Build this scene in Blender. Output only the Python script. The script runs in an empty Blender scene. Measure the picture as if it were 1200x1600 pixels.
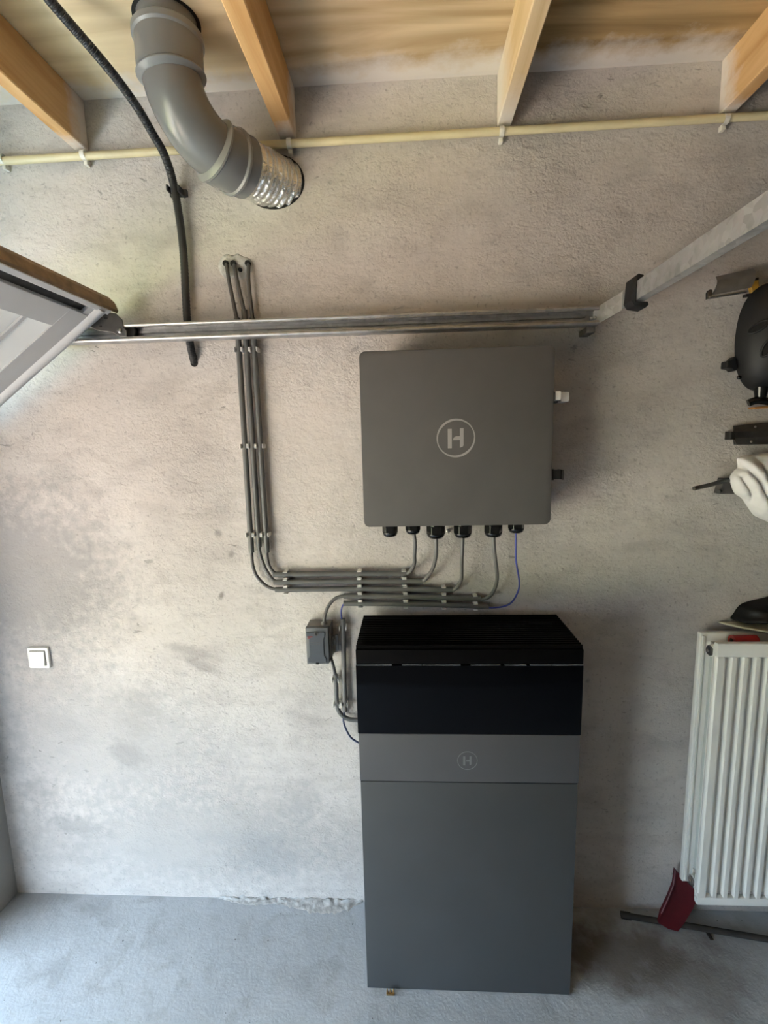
import bpy, bmesh, math, random
from mathutils import Vector, Matrix, noise
random.seed(7)
S = bpy.context.scene
C = S.collection

# ------------------------------------------------------------------ camera
F_PX = 757.46                                   # focal length in pixels of a 1200 x 1600 frame
YAW, PITCH, ROLL = math.radians(-2.998), math.radians(-8.356), math.radians(-1.355)
DIST, EYE = 1.66, 1.7943                        # metres from the plastered wall, metres above the floor
_f = Vector((math.sin(YAW)*math.cos(PITCH), math.cos(YAW)*math.cos(PITCH), math.sin(PITCH)))
_r0 = Vector((math.cos(YAW), -math.sin(YAW), 0)); _u0 = _r0.cross(_f)
_r = math.cos(ROLL)*_r0 + math.sin(ROLL)*_u0
_u = -math.sin(ROLL)*_r0 + math.cos(ROLL)*_u0
CAM = Vector((0, -DIST, EYE))
cd = bpy.data.cameras.new('camera'); cam = bpy.data.objects.new('camera', cd); C.objects.link(cam)
cd.sensor_fit = 'HORIZONTAL'; cd.sensor_width = 36; cd.lens = F_PX/1200*36; cd.clip_start = .02
M3 = Matrix((_r, _u, -_f)).transposed()
cam.matrix_world = Matrix.Translation(CAM) @ M3.to_4x4()
S.camera = cam

# ------------------------------------------------------------------ world, sun, exposure
W = bpy.data.worlds.new('sky'); S.world = W; W.use_nodes = True
bg = W.node_tree.nodes['Background']
bg.inputs[0].default_value = (.60, .80, 1.0, 1); bg.inputs[1].default_value = 6.2
sl = bpy.data.lights.new('sun', 'SUN'); sun = bpy.data.objects.new('sun', sl); C.objects.link(sun)
sl.energy = 45; sl.angle = math.radians(.6); sl.color = (1, .95, .86)
sun.rotation_euler = Vector((-.12, .62, -.78)).to_track_quat('-Z', 'Y').to_euler()   # runs along the facade
pl = bpy.data.lights.new('doorway_portal', 'AREA'); po = bpy.data.objects.new('doorway_portal', pl); C.objects.link(po)
pl.shape = 'RECTANGLE'; pl.size = 2.16; pl.size_y = 2.6; pl.cycles.is_portal = True
po.matrix_world = Matrix.Translation((-1.84, -1.5, 1.08)) @ Vector((1, 0, 0)).to_track_quat('-Z', 'Y').to_matrix().to_4x4()
S.view_settings.view_transform = 'Standard'; S.view_settings.look = 'None'
S.view_settings.gamma = 1; S.view_settings.use_curve_mapping = False
S.view_settings.exposure = 1.5

# ------------------------------------------------------------------ measuring helpers: a sight line met with a real plane
def ray(px, py): return _f + _r*((px-600)/F_PX) - _u*((py-800)/F_PX)
def P(px, py, d=0.0):                           # point d metres in front of the wall
    v = ray(px, py); return CAM + v*((DIST-d)/v.y)
def Zp(px, py, z=0.0):                          # point at height z
    v = ray(px, py); return CAM + v*((z-EYE)/v.z)

# ------------------------------------------------------------------ materials
def nt(name):
    m = bpy.data.materials.new(name); m.use_nodes = True
    t = m.node_tree; b = t.nodes['Principled BSDF']; return m, t, b
def N(t, typ, **kw):
    n = t.nodes.new(typ)
    for k, v in kw.items():
        if hasattr(n, k): setattr(n, k, v)
        else: n.inputs[k].default_value = v
    return n
def L(t, a, b): t.links.new(a, b)
def tc(t, world=False, scale=None, rot=None, loc=None):
    if world:
        g = N(t, 'ShaderNodeNewGeometry'); o = g.outputs['Position']
    else:
        o = N(t, 'ShaderNodeTexCoord').outputs['Object']
    if scale or rot or loc:
        mp = N(t, 'ShaderNodeMapping')
        if scale: mp.inputs['Scale'].default_value = scale
        if rot: mp.inputs['Rotation'].default_value = rot
        if loc: mp.inputs['Location'].default_value = loc
        L(t, o, mp.inputs[0]); o = mp.outputs[0]
    return o
def noi(t, vec, scale, detail=4, rough=.5, dist=0):
    n = N(t, 'ShaderNodeTexNoise'); n.inputs['Scale'].default_value = scale
    n.inputs['Detail'].default_value = detail; n.inputs['Roughness'].default_value = rough
    n.inputs['Distortion'].default_value = dist; L(t, vec, n.inputs['Vector']); return n.outputs['Fac']
def ramp(t, fac, a, b, ca=(0, 0, 0, 1), cb=(1, 1, 1, 1)):
    r = N(t, 'ShaderNodeValToRGB'); e = r.color_ramp.elements
    e[0].position, e[1].position = a, b; e[0].color, e[1].color = ca, cb
    L(t, fac, r.inputs[0]); return r.outputs[0]
def mix(t, fac, a, b, mode='MIX'):
    m = N(t, 'ShaderNodeMix', data_type='RGBA', blend_type=mode)
    for sock, v in ((m.inputs[0], fac), (m.inputs[6], a), (m.inputs[7], b)):
        if hasattr(v, 'is_linked') or hasattr(v, 'links'): L(t, v, sock)
        else: sock.default_value = v if not isinstance(v, tuple) or len(v) == 4 else (*v, 1)
    return m.outputs[2]
def math_(t, op, a, b=0.0):
    m = N(t, 'ShaderNodeMath', operation=op)
    for i, v in enumerate((a, b)):
        if hasattr(v, 'links'): L(t, v, m.inputs[i])
        else: m.inputs[i].default_value = v
    return m.outputs[0]
def bump(t, b, h, strength=.3, dist=.005):
    n = N(t, 'ShaderNodeBump'); n.inputs['Strength'].default_value = strength
    n.inputs['Distance'].default_value = dist; L(t, h, n.inputs['Height']); L(t, n.outputs[0], b.inputs['Normal'])
def pm(name, col, rough=.5, metal=0, var=.12, scale=25, bmp=0, bscale=150, spec=.5, vcol=None):
    m, t, b = nt(name); v = tc(t, True)
    n = noi(t, v, scale, 5)
    dark = tuple(c*(1-var) for c in col) if vcol is None else vcol
    light = tuple(min(1, c*(1+var)) for c in col)
    L(t, ramp(t, n, .3, .7, (*dark, 1), (*light, 1)), b.inputs['Base Color'])
    b.inputs['Roughness'].default_value = rough; b.inputs['Metallic'].default_value = metal
    b.inputs['Specular IOR Level'].default_value = spec
    if bmp: bump(t, b, noi(t, v, bscale, 3), bmp, .002)
    return m

def wall_mat():
    m, t, b = nt('plaster'); v = tc(t, True)
    big = noi(t, v, 1.6, 5, .55)
    col = mix(t, ramp(t, big, .34, .68), (.50, .465, .44), (.64, .60, .57))
    mid = noi(t, tc(t, True, scale=(1, 1, 1.9)), 6.5, 6, .62, .4)
    col = mix(t, math_(t, 'MULTIPLY', ramp(t, mid, .48, .70), .5), col, (.34, .315, .30))
    warm = noi(t, tc(t, True, loc=(5, 0, 3)), 1.1, 3)
    col = mix(t, math_(t, 'MULTIPLY', ramp(t, warm, .45, .7), .35), col, (.60, .52, .46))
    # pits and specks
    sp = noi(t, v, 75, 4, .6)
    col = mix(t, math_(t, 'MULTIPLY', ramp(t, sp, .57, .72), .6), col, (.25, .23, .215))
    # dark dabs grouped in patches
    dab = noi(t, tc(t, True, scale=(.55, 1, 1.4)), 42, 3, .5, .6)
    where = noi(t, tc(t, True, loc=(2.3, 0, 7.7)), 2.6, 3)
    dabm = math_(t, 'MULTIPLY', ramp(t, dab, .66, .70), ramp(t, where, .48, .62))
    col = mix(t, math_(t, 'MULTIPLY', dabm, .75), col, (.19, .18, .17))
    # two rubbed smears, a few stains, and broad patches of painted light and shade
    pos = N(t, 'ShaderNodeNewGeometry').outputs['Position']
    wobn = math_(t, 'MULTIPLY', math_(t, 'SUBTRACT', noi(t, v, 28, 5, .65), .5), 1.5)
    def smear_or_light(px, py, rx, rz, ang, k, cc):
        nonlocal col
        p = P(px, py)
        mp = N(t, 'ShaderNodeMapping', vector_type='TEXTURE')
        mp.inputs['Location'].default_value = p; mp.inputs['Rotation'].default_value = (0, ang, 0)
        mp.inputs['Scale'].default_value = (rx, .6, rz)
        L(t, pos, mp.inputs[0])
        ln = N(t, 'ShaderNodeVectorMath', operation='LENGTH'); L(t, mp.outputs[0], ln.inputs[0])
        wob = math_(t, 'ADD', ln.outputs['Value'], wobn)
        mk = ramp(t, wob, .45, 1.0, (1, 1, 1, 1), (0, 0, 0, 1))
        col = mix(t, math_(t, 'MULTIPLY', mk, k), col, cc)
    smear_or_light(470, 700, .30, .50, .05, .55, (.72, .665, .63))  # paler patch paints extra light onto the middle of the wall
    smear_or_light(30, 900, .50, .40, .1, .78, (.32, .31, .305))  # broad grey paints shade towards the left edge of the wall
    smear_or_light(300, 1310, .85, .28, .0, .6, (.37, .355, .335))  # broad grey tones down the light low on the wall
    smear_or_light(170, 1160, .62, .36, .1, .60, (.37, .36, .35))  # broad grey dims the bright lower-left wall through its colour
    smear_or_light(200, 1180, .10, .07, .5, .45, (.27, .26, .25))
    smear_or_light(120, 1290, .16, .05, .2, .4, (.28, .27, .26))
    smear_or_light(470, 1250, .10, .12, .3, .35, (.30, .295, .29))
    smear_or_light(300, 1018, .115, .028, math.radians(15), .5, (.27, .24, .23))
    smear_or_light(315, 1040, .095, .026, math.radians(22), .5, (.27, .24, .23))
    smear_or_light(213, 1115, .10, .15, .3, .28, (.33, .31, .29))
    smear_or_light(110, 940, .16, .10, .1, .25, (.33, .31, .30))
    smear_or_light(90, 745, .10, .07, -.6, .35, (.33, .33, .32))
    smear_or_light(250, 610, .12, .06, -.3, .28, (.34, .32, .31))
    smear_or_light(420, 1340, .22, .09, .05, .4, (.31, .31, .31))
    smear_or_light(380, 1310, .30, .05, .0, .3, (.31, .31, .31))
    smear_or_light(60, 1240, .10, .08, .3, .3, (.30, .29, .28))
    smear_or_light(346, 930, .012, .02, .4, .8, (.22, .20, .19))
    smear_or_light(341, 833, .018, .018, .4, .6, (.24, .22, .21))
    smear_or_light(362, 865, .012, .02, .2, .6, (.24, .22, .21))
    smear_or_light(1010, 640, .22, .10, -.3, .18, (.33, .31, .30))
    smear_or_light(555, 545, .02, .008, -.5, .6, (.28, .25, .24))
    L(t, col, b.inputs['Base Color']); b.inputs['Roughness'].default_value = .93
    b.inputs['Specular IOR Level'].default_value = .2
    h = math_(t, 'ADD', math_(t, 'MULTIPLY', noi(t, v, 130, 5, .6), .55), math_(t, 'MULTIPLY', noi(t, tc(t, True, scale=(1, 1, 1.6)), 34, 4, .55, .5), .8))
    rough_ = ramp(t, noi(t, tc(t, True, loc=(9, 0, 4)), 3.2, 4, .6), .36, .66, (.22, .22, .22, 1), (1, 1, 1, 1))
    bump(t, b, math_(t, 'MULTIPLY', h, rough_), .75, .009)
    return m
def floor_mat():
    m, t, b = nt('concrete'); v = tc(t, True)
    col = mix(t, ramp(t, noi(t, v, 2.2, 6, .6), .32, .7), (.39, .42, .45), (.53, .565, .60))
    col = mix(t, math_(t, 'MULTIPLY', ramp(t, noi(t, v, 9, 5, .6, .5), .5, .72), .4), col, (.20, .195, .19))
    col = mix(t, math_(t, 'MULTIPLY', ramp(t, noi(t, v, 60, 2), .73, .76), .8), col, (.07, .065, .06))
    col = mix(t, math_(t, 'MULTIPLY', ramp(t, noi(t, v, 48, 3), .70, .75), .5), col, (.62, .61, .60))
    pos = N(t, 'ShaderNodeNewGeometry').outputs['Position']; wobn = math_(t, 'MULTIPLY', math_(t, 'SUBTRACT', noi(t, v, 9, 5, .6), .5), 1.6)
    for px, py, rx, ry, k, cc in ((960, 1490, .30, .16, .7, (.14, .11, .085)), (1090, 1530, .25, .20, .55, (.15, .125, .105)), (880, 1470, .2, .12, .5, (.13, .11, .09)), (30, 1400, .25, .10, .4, (.16, .15, .13))):  # brown patches paint the battery's shade into the floor beside it
        p = Zp(px, py); mp = N(t, 'ShaderNodeMapping', vector_type='TEXTURE')
        mp.inputs['Location'].default_value = p; mp.inputs['Scale'].default_value = (rx, ry, 1); L(t, pos, mp.inputs[0])
        ln = N(t, 'ShaderNodeVectorMath', operation='LENGTH'); L(t, mp.outputs[0], ln.inputs[0])
        mk = ramp(t, math_(t, 'ADD', ln.outputs['Value'], wobn), .4, 1.1, (1, 1, 1, 1), (0, 0, 0, 1))
        col = mix(t, math_(t, 'MULTIPLY', mk, k), col, cc)
    L(t, col, b.inputs['Base Color'])
    b.inputs['Roughness'].default_value = .62; b.inputs['Specular IOR Level'].default_value = .35
    h = math_(t, 'ADD', math_(t, 'MULTIPLY', noi(t, v, 110, 5, .6), .5), noi(t, v, 22, 4, .6, .4))
    bump(t, b, h, .55, .0042); return m
def wood_mat(name, c1, c2, axis, scale=9, white=0.0, rough=.7, whitecol=(.74, .71, .69)):
    m, t, b = nt(name)
    st = {'x': (.16, 1.5, 1.5), 'y': (1.5, .14, 1.5)}[axis]
    v = tc(t, True, scale=st)
    n1 = noi(t, v, scale, 6, .6, 1.3)
    w = N(t, 'ShaderNodeTexWave', wave_type='BANDS', bands_direction='Y' if axis == 'x' else 'X')
    w.inputs['Scale'].default_value = 3.2; w.inputs['Distortion'].default_value = 11
    w.inputs['Detail'].default_value = 3; w.inputs['Detail Scale'].default_value = .9
    L(t, tc(t, True, scale=st), w.inputs['Vector'])
    f = math_(t, 'ADD', math_(t, 'MULTIPLY', n1, .82), math_(t, 'MULTIPLY', w.outputs['Fac'], .18))
    col = ramp(t, f, .32, .68, (*c1, 1), (*c2, 1))
    kn = noi(t, tc(t, True, scale=st), 7, 2)
    col = mix(t, math_(t, 'MULTIPLY', ramp(t, kn, .74, .80), .5), col, tuple(c*.35 for c in c1))
    if white:                                   # plaster and paint smeared over the end at the wall
        g = N(t, 'ShaderNodeSeparateXYZ'); L(t, N(t, 'ShaderNodeNewGeometry').outputs['Position'], g.inputs[0])
        y = math_(t, 'ADD', math_(t, 'MULTIPLY', g.outputs['Y'], -1), math_(t, 'MULTIPLY', math_(t, 'SUBTRACT', noi(t, tc(t, True), 9, 6, .7), .5), .22))
        mk = ramp(t, y, white*.25, white, (1, 1, 1, 1), (0, 0, 0, 1))
        col = mix(t, math_(t, 'MULTIPLY', mk, .75), col, whitecol)
    L(t, col, b.inputs['Base Color']); b.inputs['Roughness'].default_value = rough
    b.inputs['Specular IOR Level'].default_value = .25
    bump(t, b, f, .25, .003); return m
def galv(name, col=(.56, .57, .57), rough=.38, metal=.9):
    m, t, b = nt(name); v = tc(t, True)
    vo = N(t, 'ShaderNodeTexVoronoi'); vo.inputs['Scale'].default_value = 60; L(t, v, vo.inputs['Vector'])
    c = mix(t, .18, (*col, 1), vo.outputs['Color'], 'OVERLAY')
    bw = N(t, 'ShaderNodeHueSaturation'); bw.inputs['Saturation'].default_value = .08; L(t, c, bw.inputs['Color'])
    col2 = mix(t, math_(t, 'MULTIPLY', ramp(t, noi(t, v, 18, 5), .5, .75), .45), bw.outputs[0], tuple(x*.55 for x in col))
    L(t, col2, b.inputs['Base Color']); b.inputs['Metallic'].default_value = metal
    L(t, ramp(t, noi(t, v, 30, 3), .3, .7, (rough-.08,)*3+(1,), (rough+.14,)*3+(1,)), b.inputs['Roughness'])
    return m
def foil_mat():
    m, t, b = nt('foil'); v = tc(t, True)
    b.inputs['Base Color'].default_value = (.80, .80, .79, 1); b.inputs['Metallic'].default_value = 1
    b.inputs['Roughness'].default_value = .22
    bump(t, b, noi(t, v, 60, 4, .6, 1), .9, .006); return m

M = dict(
    wall=wall_mat(), floor=floor_mat(),
    ply=wood_mat('plywood', (.44, .31, .17), (.68, .53, .34), 'x', 7, .12),
    ply_lit=wood_mat('plywood_lit', (.66, .51, .31), (.84, .69, .46), 'x', 7, .10),
    ply_shaded=wood_mat('plywood_shaded', (.27, .17, .07), (.50, .34, .165), 'x', 7, .12),
    joist=wood_mat('joist_pine', (.50, .27, .10), (.70, .45, .22), 'y', 10, .10),
    joist_pale=wood_mat('joist_pine_pale', (.60, .42, .23), (.76, .58, .37), 'y', 10, .24, whitecol=(.74, .70, .66)),
    sidewall=pm('side_plaster', (.34, .325, .30), .95, var=.12, scale=5, bmp=.4, bscale=90),
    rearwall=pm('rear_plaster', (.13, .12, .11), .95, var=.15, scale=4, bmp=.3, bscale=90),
    mortar=pm('mortar', (.46, .455, .445), .95, var=.25, scale=60, bmp=.8, bscale=120),
    cream=pm('cream_plastic', (.66, .58, .36), .45, var=.08, scale=14, bmp=.05),
    creamclip=pm('cream_clip', (.74, .71, .63), .55, var=.15),
    pvc=pm('grey_pvc', (.165, .172, .178), .25, var=.05, scale=8),
    pvcring=pm('grey_pvc_ring', (.20, .205, .205), .30, var=.05, scale=8),
    conduit=pm('conduit_grey', (.115, .115, .110), .42, var=.08, scale=20),
    clip=pm('clip_grey', (.80, .79, .77), .5, var=.08),
    cable=pm('cable_grey', (.085, .082, .080), .45, var=.06),
    cablelight=pm('cable_midgrey', (.135, .13, .126), .42, var=.06),
    hose=pm('hose_dark', (.030, .031, .033), .40, var=.15, scale=40),
    blue=pm('wire_blue', (.045, .06, .30), .45, var=.1),
    darkblue=pm('wire_darkblue', (.03, .04, .10), .45, var=.1),
    box=pm('box_anthracite', (.085, .080, .077), .62, var=.05, scale=12, bmp=.05, bscale=900),
    boxbody=pm('box_side', (.075, .07, .068), .55, var=.05),
    logo=pm('logo_print', (.34, .32, .31), .6, var=.03),
    logo2=pm('logo_print_dim', (.17, .17, .175), .6, var=.03),
    blackgloss=pm('gland_black', (.008, .008, .008), .22, var=.1),
    steel=pm('bright_steel', (.62, .60, .58), .28, 1, var=.08),
    sheet=pm('holder_sheet', (.24, .235, .235), .45, .6, var=.2),
    latch=pm('latch_metal', (.88, .85, .82), .3, .1, var=.06),
    darksteel=pm('dark_steel', (.13, .125, .12), .42, .85, var=.2),
    panel=pm('battery_grey', (.052, .0535, .0555), .5, var=.06, scale=6),
    panel2=pm('battery_grey_upper', (.072, .070, .075), .5, var=.05, scale=6),
    glass=pm('battery_glass', (.0025, .0025, .0035), .12, var=.1, spec=.13),
    lid=pm('battery_lid', (.0035, .003, .0032), .42, var=.15, spec=.05),
    gaplight=pm('painted_gap_light', (.45, .45, .46), .35, .6, var=.5, scale=14),
    isol=pm('isolator_grey', (.10, .105, .11), .45, var=.05),
    isolcover=pm('isolator_cover', (.068, .075, .088), .35, var=.05),
    isollight=pm('isolator_rim', (.20, .185, .17), .5, var=.05),
    red=pm('red_print', (.22, .03, .035), .5, var=.2, scale=200),
    white=pm('switch_white', (.72, .72, .68), .35, var=.03),
    radiator=pm('radiator_enamel', (.74, .73, .69), .38, var=.05, scale=9),
    radinner=pm('radiator_inner', (.50, .53, .50), .6, var=.08),
    redplastic=pm('red_plastic', (.085, .005, .009), .42, var=.2),
    redroll=pm('red_roll', (.30, .012, .015), .5, var=.15),
    bag=pm('black_plastic_bag', (.0035, .0033, .003), .5, var=.3, spec=.3, bmp=.6, bscale=60),
    card=pm('pale_board', (.55, .52, .38), .7, var=.12),
    bracket=pm('dusty_bracket', (.20, .175, .15), .7, .3, var=.35, scale=60),
    bar=pm('dirty_bar', (.04, .032, .026), .75, var=.35, scale=14),
    doorwhite=pm('door_white', (.60, .61, .62), .45, var=.06, scale=6),
    doorout=pm('door_outer_white', (.82, .82, .80), .5, var=.03, scale=6),
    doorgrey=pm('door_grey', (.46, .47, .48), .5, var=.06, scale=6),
    doorlight=pm('door_light', (.70, .72, .72), .4, var=.04, scale=6),
    groove=pm('door_groove', (.035, .034, .033), .8, var=.4, scale=60),
    seal=pm('brown_seal', (.25, .165, .095), .8, var=.25, scale=30, bmp=.3),
    galv=galv('galvanised', (.48, .475, .47)), galvbar=galv('galvanised_bar', (.46, .50, .49), .42, .75),
    blackrubber=pm('black_rubber', (.014, .013, .013), .6, var=.2),
    shell=pm('black_shell', (.010, .010, .011), .58, var=.15),
    yellow=pm('yellow_strap', (.42, .24, .03), .6, var=.2, scale=80),
    orange=pm('orange_strip', (.45, .20, .05), .6, var=.2),
    cloth=pm('white_cotton', (.78, .76, .76), .9, var=.06, scale=30, bmp=.2, bscale=500),
    brass=pm('brass', (.55, .40, .20), .3, 1, var=.2),
    foil=foil_mat(), void=pm('hole_dark', (.012, .011, .010), .95, var=.2),
    paving=pm('paving', (.30, .25, .205), .9, var=.15, scale=3), grass=pm('grass', (.17, .20, .075), .95, var=.3, scale=8),
)

# ------------------------------------------------------------------ mesh helpers
BM = bmesh.new
def merge(bm, other):
    me = bpy.data.meshes.new('t'); other.to_mesh(me); other.free(); bm.from_mesh(me); bpy.data.meshes.remove(me)
def box(bm, x0, x1, y0, y1, z0, z1, bev=0, seg=2, mat=None):
    b = BM(); bmesh.ops.create_cube(b, size=1)
    for v in b.verts:
        v.co = Vector(((x0+x1)/2 + v.co.x*(x1-x0), (y0+y1)/2 + v.co.y*(y1-y0), (z0+z1)/2 + v.co.z*(z1-z0)))
    if bev: bmesh.ops.bevel(b, geom=b.edges[:], offset=bev, segments=seg, affect='EDGES', profile=.6)
    if mat is not None: bmesh.ops.transform(b, matrix=mat, verts=b.verts)
    merge(bm, b); return bm
def prism(bm, pts, vec, bev=0, seg=2):          # 3-D polygon swept along vec
    b = BM(); vs = [b.verts.new(p) for p in pts]; f = b.faces.new(vs)
    r = bmesh.ops.extrude_face_region(b, geom=[f])
    for v in r['geom']:
        if isinstance(v, bmesh.types.BMVert): v.co += Vector(vec)
    bmesh.ops.recalc_face_normals(b, faces=b.faces[:])
    if bev: bmesh.ops.bevel(b, geom=b.edges[:], offset=bev, segments=seg, affect='EDGES', profile=.6)
    merge(bm, b); return bm
def rrect(x0, x1, z0, z1, r, n=6):
    o = []
    for cx, cz, a in ((x1-r, z1-r, 0), (x0+r, z1-r, 90), (x0+r, z0+r, 180), (x1-r, z0+r, 270)):
        for k in range(n+1):
            t = math.radians(a+90*k/n); o.append((cx+r*math.cos(t), cz+r*math.sin(t)))
    return o
def spline(pts, n=8):
    pts = [Vector(p) for p in pts]; out = []
    q = [2*pts[0]-pts[1]] + pts + [2*pts[-1]-pts[-2]]
    for i in range(1, len(q)-2):
        p0, p1, p2, p3 = q[i-1:i+3]
        for k in range(n):
            t = k/n
            out.append(.5*((2*p1)+(p2-p0)*t+(2*p0-5*p1+4*p2-p3)*t*t+(3*p1-p0-3*p2+p3)*t**3))
    out.append(pts[-1]); return out
def tube(bm, pts, r, seg=12, caps=True, radf=None):
    pts = [Vector(p) for p in pts]; n = len(pts); rings = []
    T = [(pts[min(i+1, n-1)]-pts[max(i-1, 0)]).normalized() for i in range(n)]
    up = Vector((0, 0, 1)) if abs(T[0].z) < .9 else Vector((0, 1, 0))
    a = T[0].cross(up).normalized()
    for i in range(n):
        a = (a - T[i]*a.dot(T[i])).normalized(); b = T[i].cross(a)
        ring = []
        for k in range(seg):
            th = 2*math.pi*k/seg; rr = radf(i/(n-1), th) if radf else r
            ring.append(bm.verts.new(pts[i] + a*(rr*math.cos(th)) + b*(rr*math.sin(th))))
        rings.append(ring)
    for i in range(n-1):
        for k in range(seg):
            bm.faces.new((rings[i][k], rings[i][(k+1) % seg], rings[i+1][(k+1) % seg], rings[i+1][k]))
    if caps:
        bm.faces.new(rings[0][::-1]); bm.faces.new(rings[-1])
    return bm
def cyl(bm, a, b, r, seg=16, r2=None):
    a, b = Vector(a), Vector(b)
    return tube(bm, [a, b], r, seg, radf=(lambda t, th: r+(r2-r)*t) if r2 is not None else None)
def lathe(bm, base, axis, prof, seg=24, hexfrom=None):    # prof: (distance along axis, radius)
    base, axis = Vector(base), Vector(axis).normalized()
    a = axis.cross(Vector((0, 1, 0)) if abs(axis.y) < .9 else Vector((1, 0, 0))).normalized(); b = axis.cross(a)
    rings = []
    for h, r in prof:
        rings.append([bm.verts.new(base+axis*h+(a*math.cos(2*math.pi*k/seg)+b*math.sin(2*math.pi*k/seg))*r) for k in range(seg)])
    for i in range(len(rings)-1):
        for k in range(seg):
            bm.faces.new((rings[i][k], rings[i][(k+1) % seg], rings[i+1][(k+1) % seg], rings[i+1][k]))
    bm.faces.new(rings[0][::-1]); bm.faces.new(rings[-1]); return bm
def pillow(bm, outline, d0, height, rings=9, ripple=None, power=.5):
    """closed lumpy solid: outline = list of points on the plane y=-d0; bulges towards -y; flat back"""
    c = sum((Vector(p) for p in outline), Vector())/len(outline); n = len(outline); R = []
    for k in range(rings):
        s = 1-k/rings; ring = []
        for i, p in enumerate(outline):
            q = c + (Vector(p)-c)*s
            h = height*(1-s*s)**power if s < 1 else 0
            if ripple: h += ripple(q, s)*(1-s**6)
            q = Vector((q.x, -d0-h, q.z)); ring.append(bm.verts.new(q))
        R.append(ring)
    top = bm.verts.new(Vector((c.x, -d0-height-(ripple(c, 0) if ripple else 0), c.z)))
    back = [bm.verts.new(Vector((p[0], -d0+.004, p[2]))) for p in outline]
    for i in range(n):
        j = (i+1) % n
        bm.faces.new((back[i], back[j], R[0][j], R[0][i]))
        for k in range(rings-1): bm.faces.new((R[k][i], R[k][j], R[k+1][j], R[k+1][i]))
        bm.faces.new((R[-1][i], R[-1][j], top))
    bm.faces.new(back[::-1]); return bm
def closed_spline(pts, n=4):
    pts = [Vector(p) for p in pts]; m = len(pts); out = []
    for i in range(m):
        p0, p1, p2, p3 = pts[i-1], pts[i], pts[(i+1) % m], pts[(i+2) % m]
        for k in range(n):
            t = k/n
            out.append(.5*((2*p1)+(p2-p0)*t+(2*p0-5*p1+4*p2-p3)*t*t+(3*p1-p0-3*p2+p3)*t**3))
    return out

def wloc(o):
    l = Vector()
    while o: l += o.location; o = o.parent
    return l
def obj(name, bm, mat, parent=None, smooth=None):
    bmesh.ops.recalc_face_normals(bm, faces=bm.faces[:])
    me = bpy.data.meshes.new(name)
    cs = [v.co for v in bm.verts]
    lo = Vector([min(c[i] for c in cs) for i in range(3)]); hi = Vector([max(c[i] for c in cs) for i in range(3)])
    base = Vector(((lo.x+hi.x)/2, (lo.y+hi.y)/2, lo.z))
    bmesh.ops.translate(bm, vec=-base, verts=bm.verts[:])
    bm.to_mesh(me); bm.free()
    me.materials.append(M[mat] if isinstance(mat, str) else mat)
    if smooth is not None:
        me.polygons.foreach_set('use_smooth', [True]*len(me.polygons))
        me.set_sharp_from_angle(angle=math.radians(smooth))
    o = bpy.data.objects.new(name, me); C.objects.link(o)
    o.location = base - wloc(parent) if parent else base
    if parent: o.parent = parent
    return o
def tag(o, label, cat, group=None):
    o['label'] = label; o['category'] = cat
    if group: o['group'] = group
    return o
def thing(name, label, cat, loc, group=None):
    o = bpy.data.objects.new(name, None); C.objects.link(o); o.location = loc; o.empty_display_size = .05
    return tag(o, label, cat, group)
def struct(name, bm, mat, smooth=None):
    o = obj(name, bm, mat, None, smooth); o['kind'] = 'structure'; return o
def share(o, loc, parent):                      # another piece with the same mesh
    c = o.copy(); C.objects.link(c); c.parent = parent; c.location = Vector(loc) - wloc(parent); return c

# ------------------------------------------------------------------ the room
XL, XR, YF, ZC = -1.625, 5.2, -3.05, 2.882
struct('floor', box(BM(), XL-.2, XR, YF, .0, -.12, 0), 'floor')
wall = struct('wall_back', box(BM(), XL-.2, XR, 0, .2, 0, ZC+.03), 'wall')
NIB, OPEN_TOP = -.265, 2.20
bm = BM()
box(bm, XL-.2, XL, NIB, 0, 0, ZC+.03); box(bm, XL-.2, XL, YF, -2.80, 0, ZC+.03); box(bm, XL-.2, XL, -2.80, NIB, OPEN_TOP, ZC+.03)
struct('wall_left', bm, 'sidewall')
struct('wall_right', box(BM(), XR, XR+.2, YF, .2, 0, ZC+.03), 'rearwall')
struct('wall_front', box(BM(), XL-.2, XR+.2, YF-.2, YF, 0, ZC+.03), 'rearwall')
ceil = struct('ceiling', box(BM(), XL-.2, XR+.2, YF-.2, .2, ZC+.012, ZC+.03), 'ply')
for a, b, mt in ((XL-.2, -1.03, 'ply_lit'), (-1.03, -.36, 'ply_lit'), (-.36, .31, 'ply'), (.31, .966, 'ply_shaded'), (.966, 1.60, 'ply_shaded'), (1.60, XR, 'ply_shaded')):  # sheet tints paint in the light fading from left to right
    obj('plywood_sheet', box(BM(), a+.0008, b-.0008, YF, -.0005, ZC, ZC+.0118), mt, ceil)
g = struct('driveway', box(BM(), -5.5, XL-.2, -9, 7, -.14, -.02), 'paving')
g = struct('lawn', box(BM(), -30, -5.5, -20, 18, -.14, -.02), 'grass')

# joists
jx = [(P(120, 244).x, P(140, 242).x, 'joist', 'orange pine ceiling joist at the far left beside the black hose'),
      (P(438, 220).x, P(463.5, 220).x, 'joist', 'orange pine ceiling joist beside the grey duct elbow'),
      (P(776, 196).x, P(798, 198).x, 'joist_pale', 'pale whitewashed ceiling joist above the control box, third from the left'),
      (P(1122, 177).x, P(1145, 179).x, 'joist', 'orange pine ceiling joist at the far right with whitened end')]
for a, b, mt, lab in jx:
    tag(obj('ceiling_joist', box(BM(), a, b, YF+.002, -.0005, 2.735, ZC-.0005, .003, 1), mt), lab, 'joist', 'ceiling joists')

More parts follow.
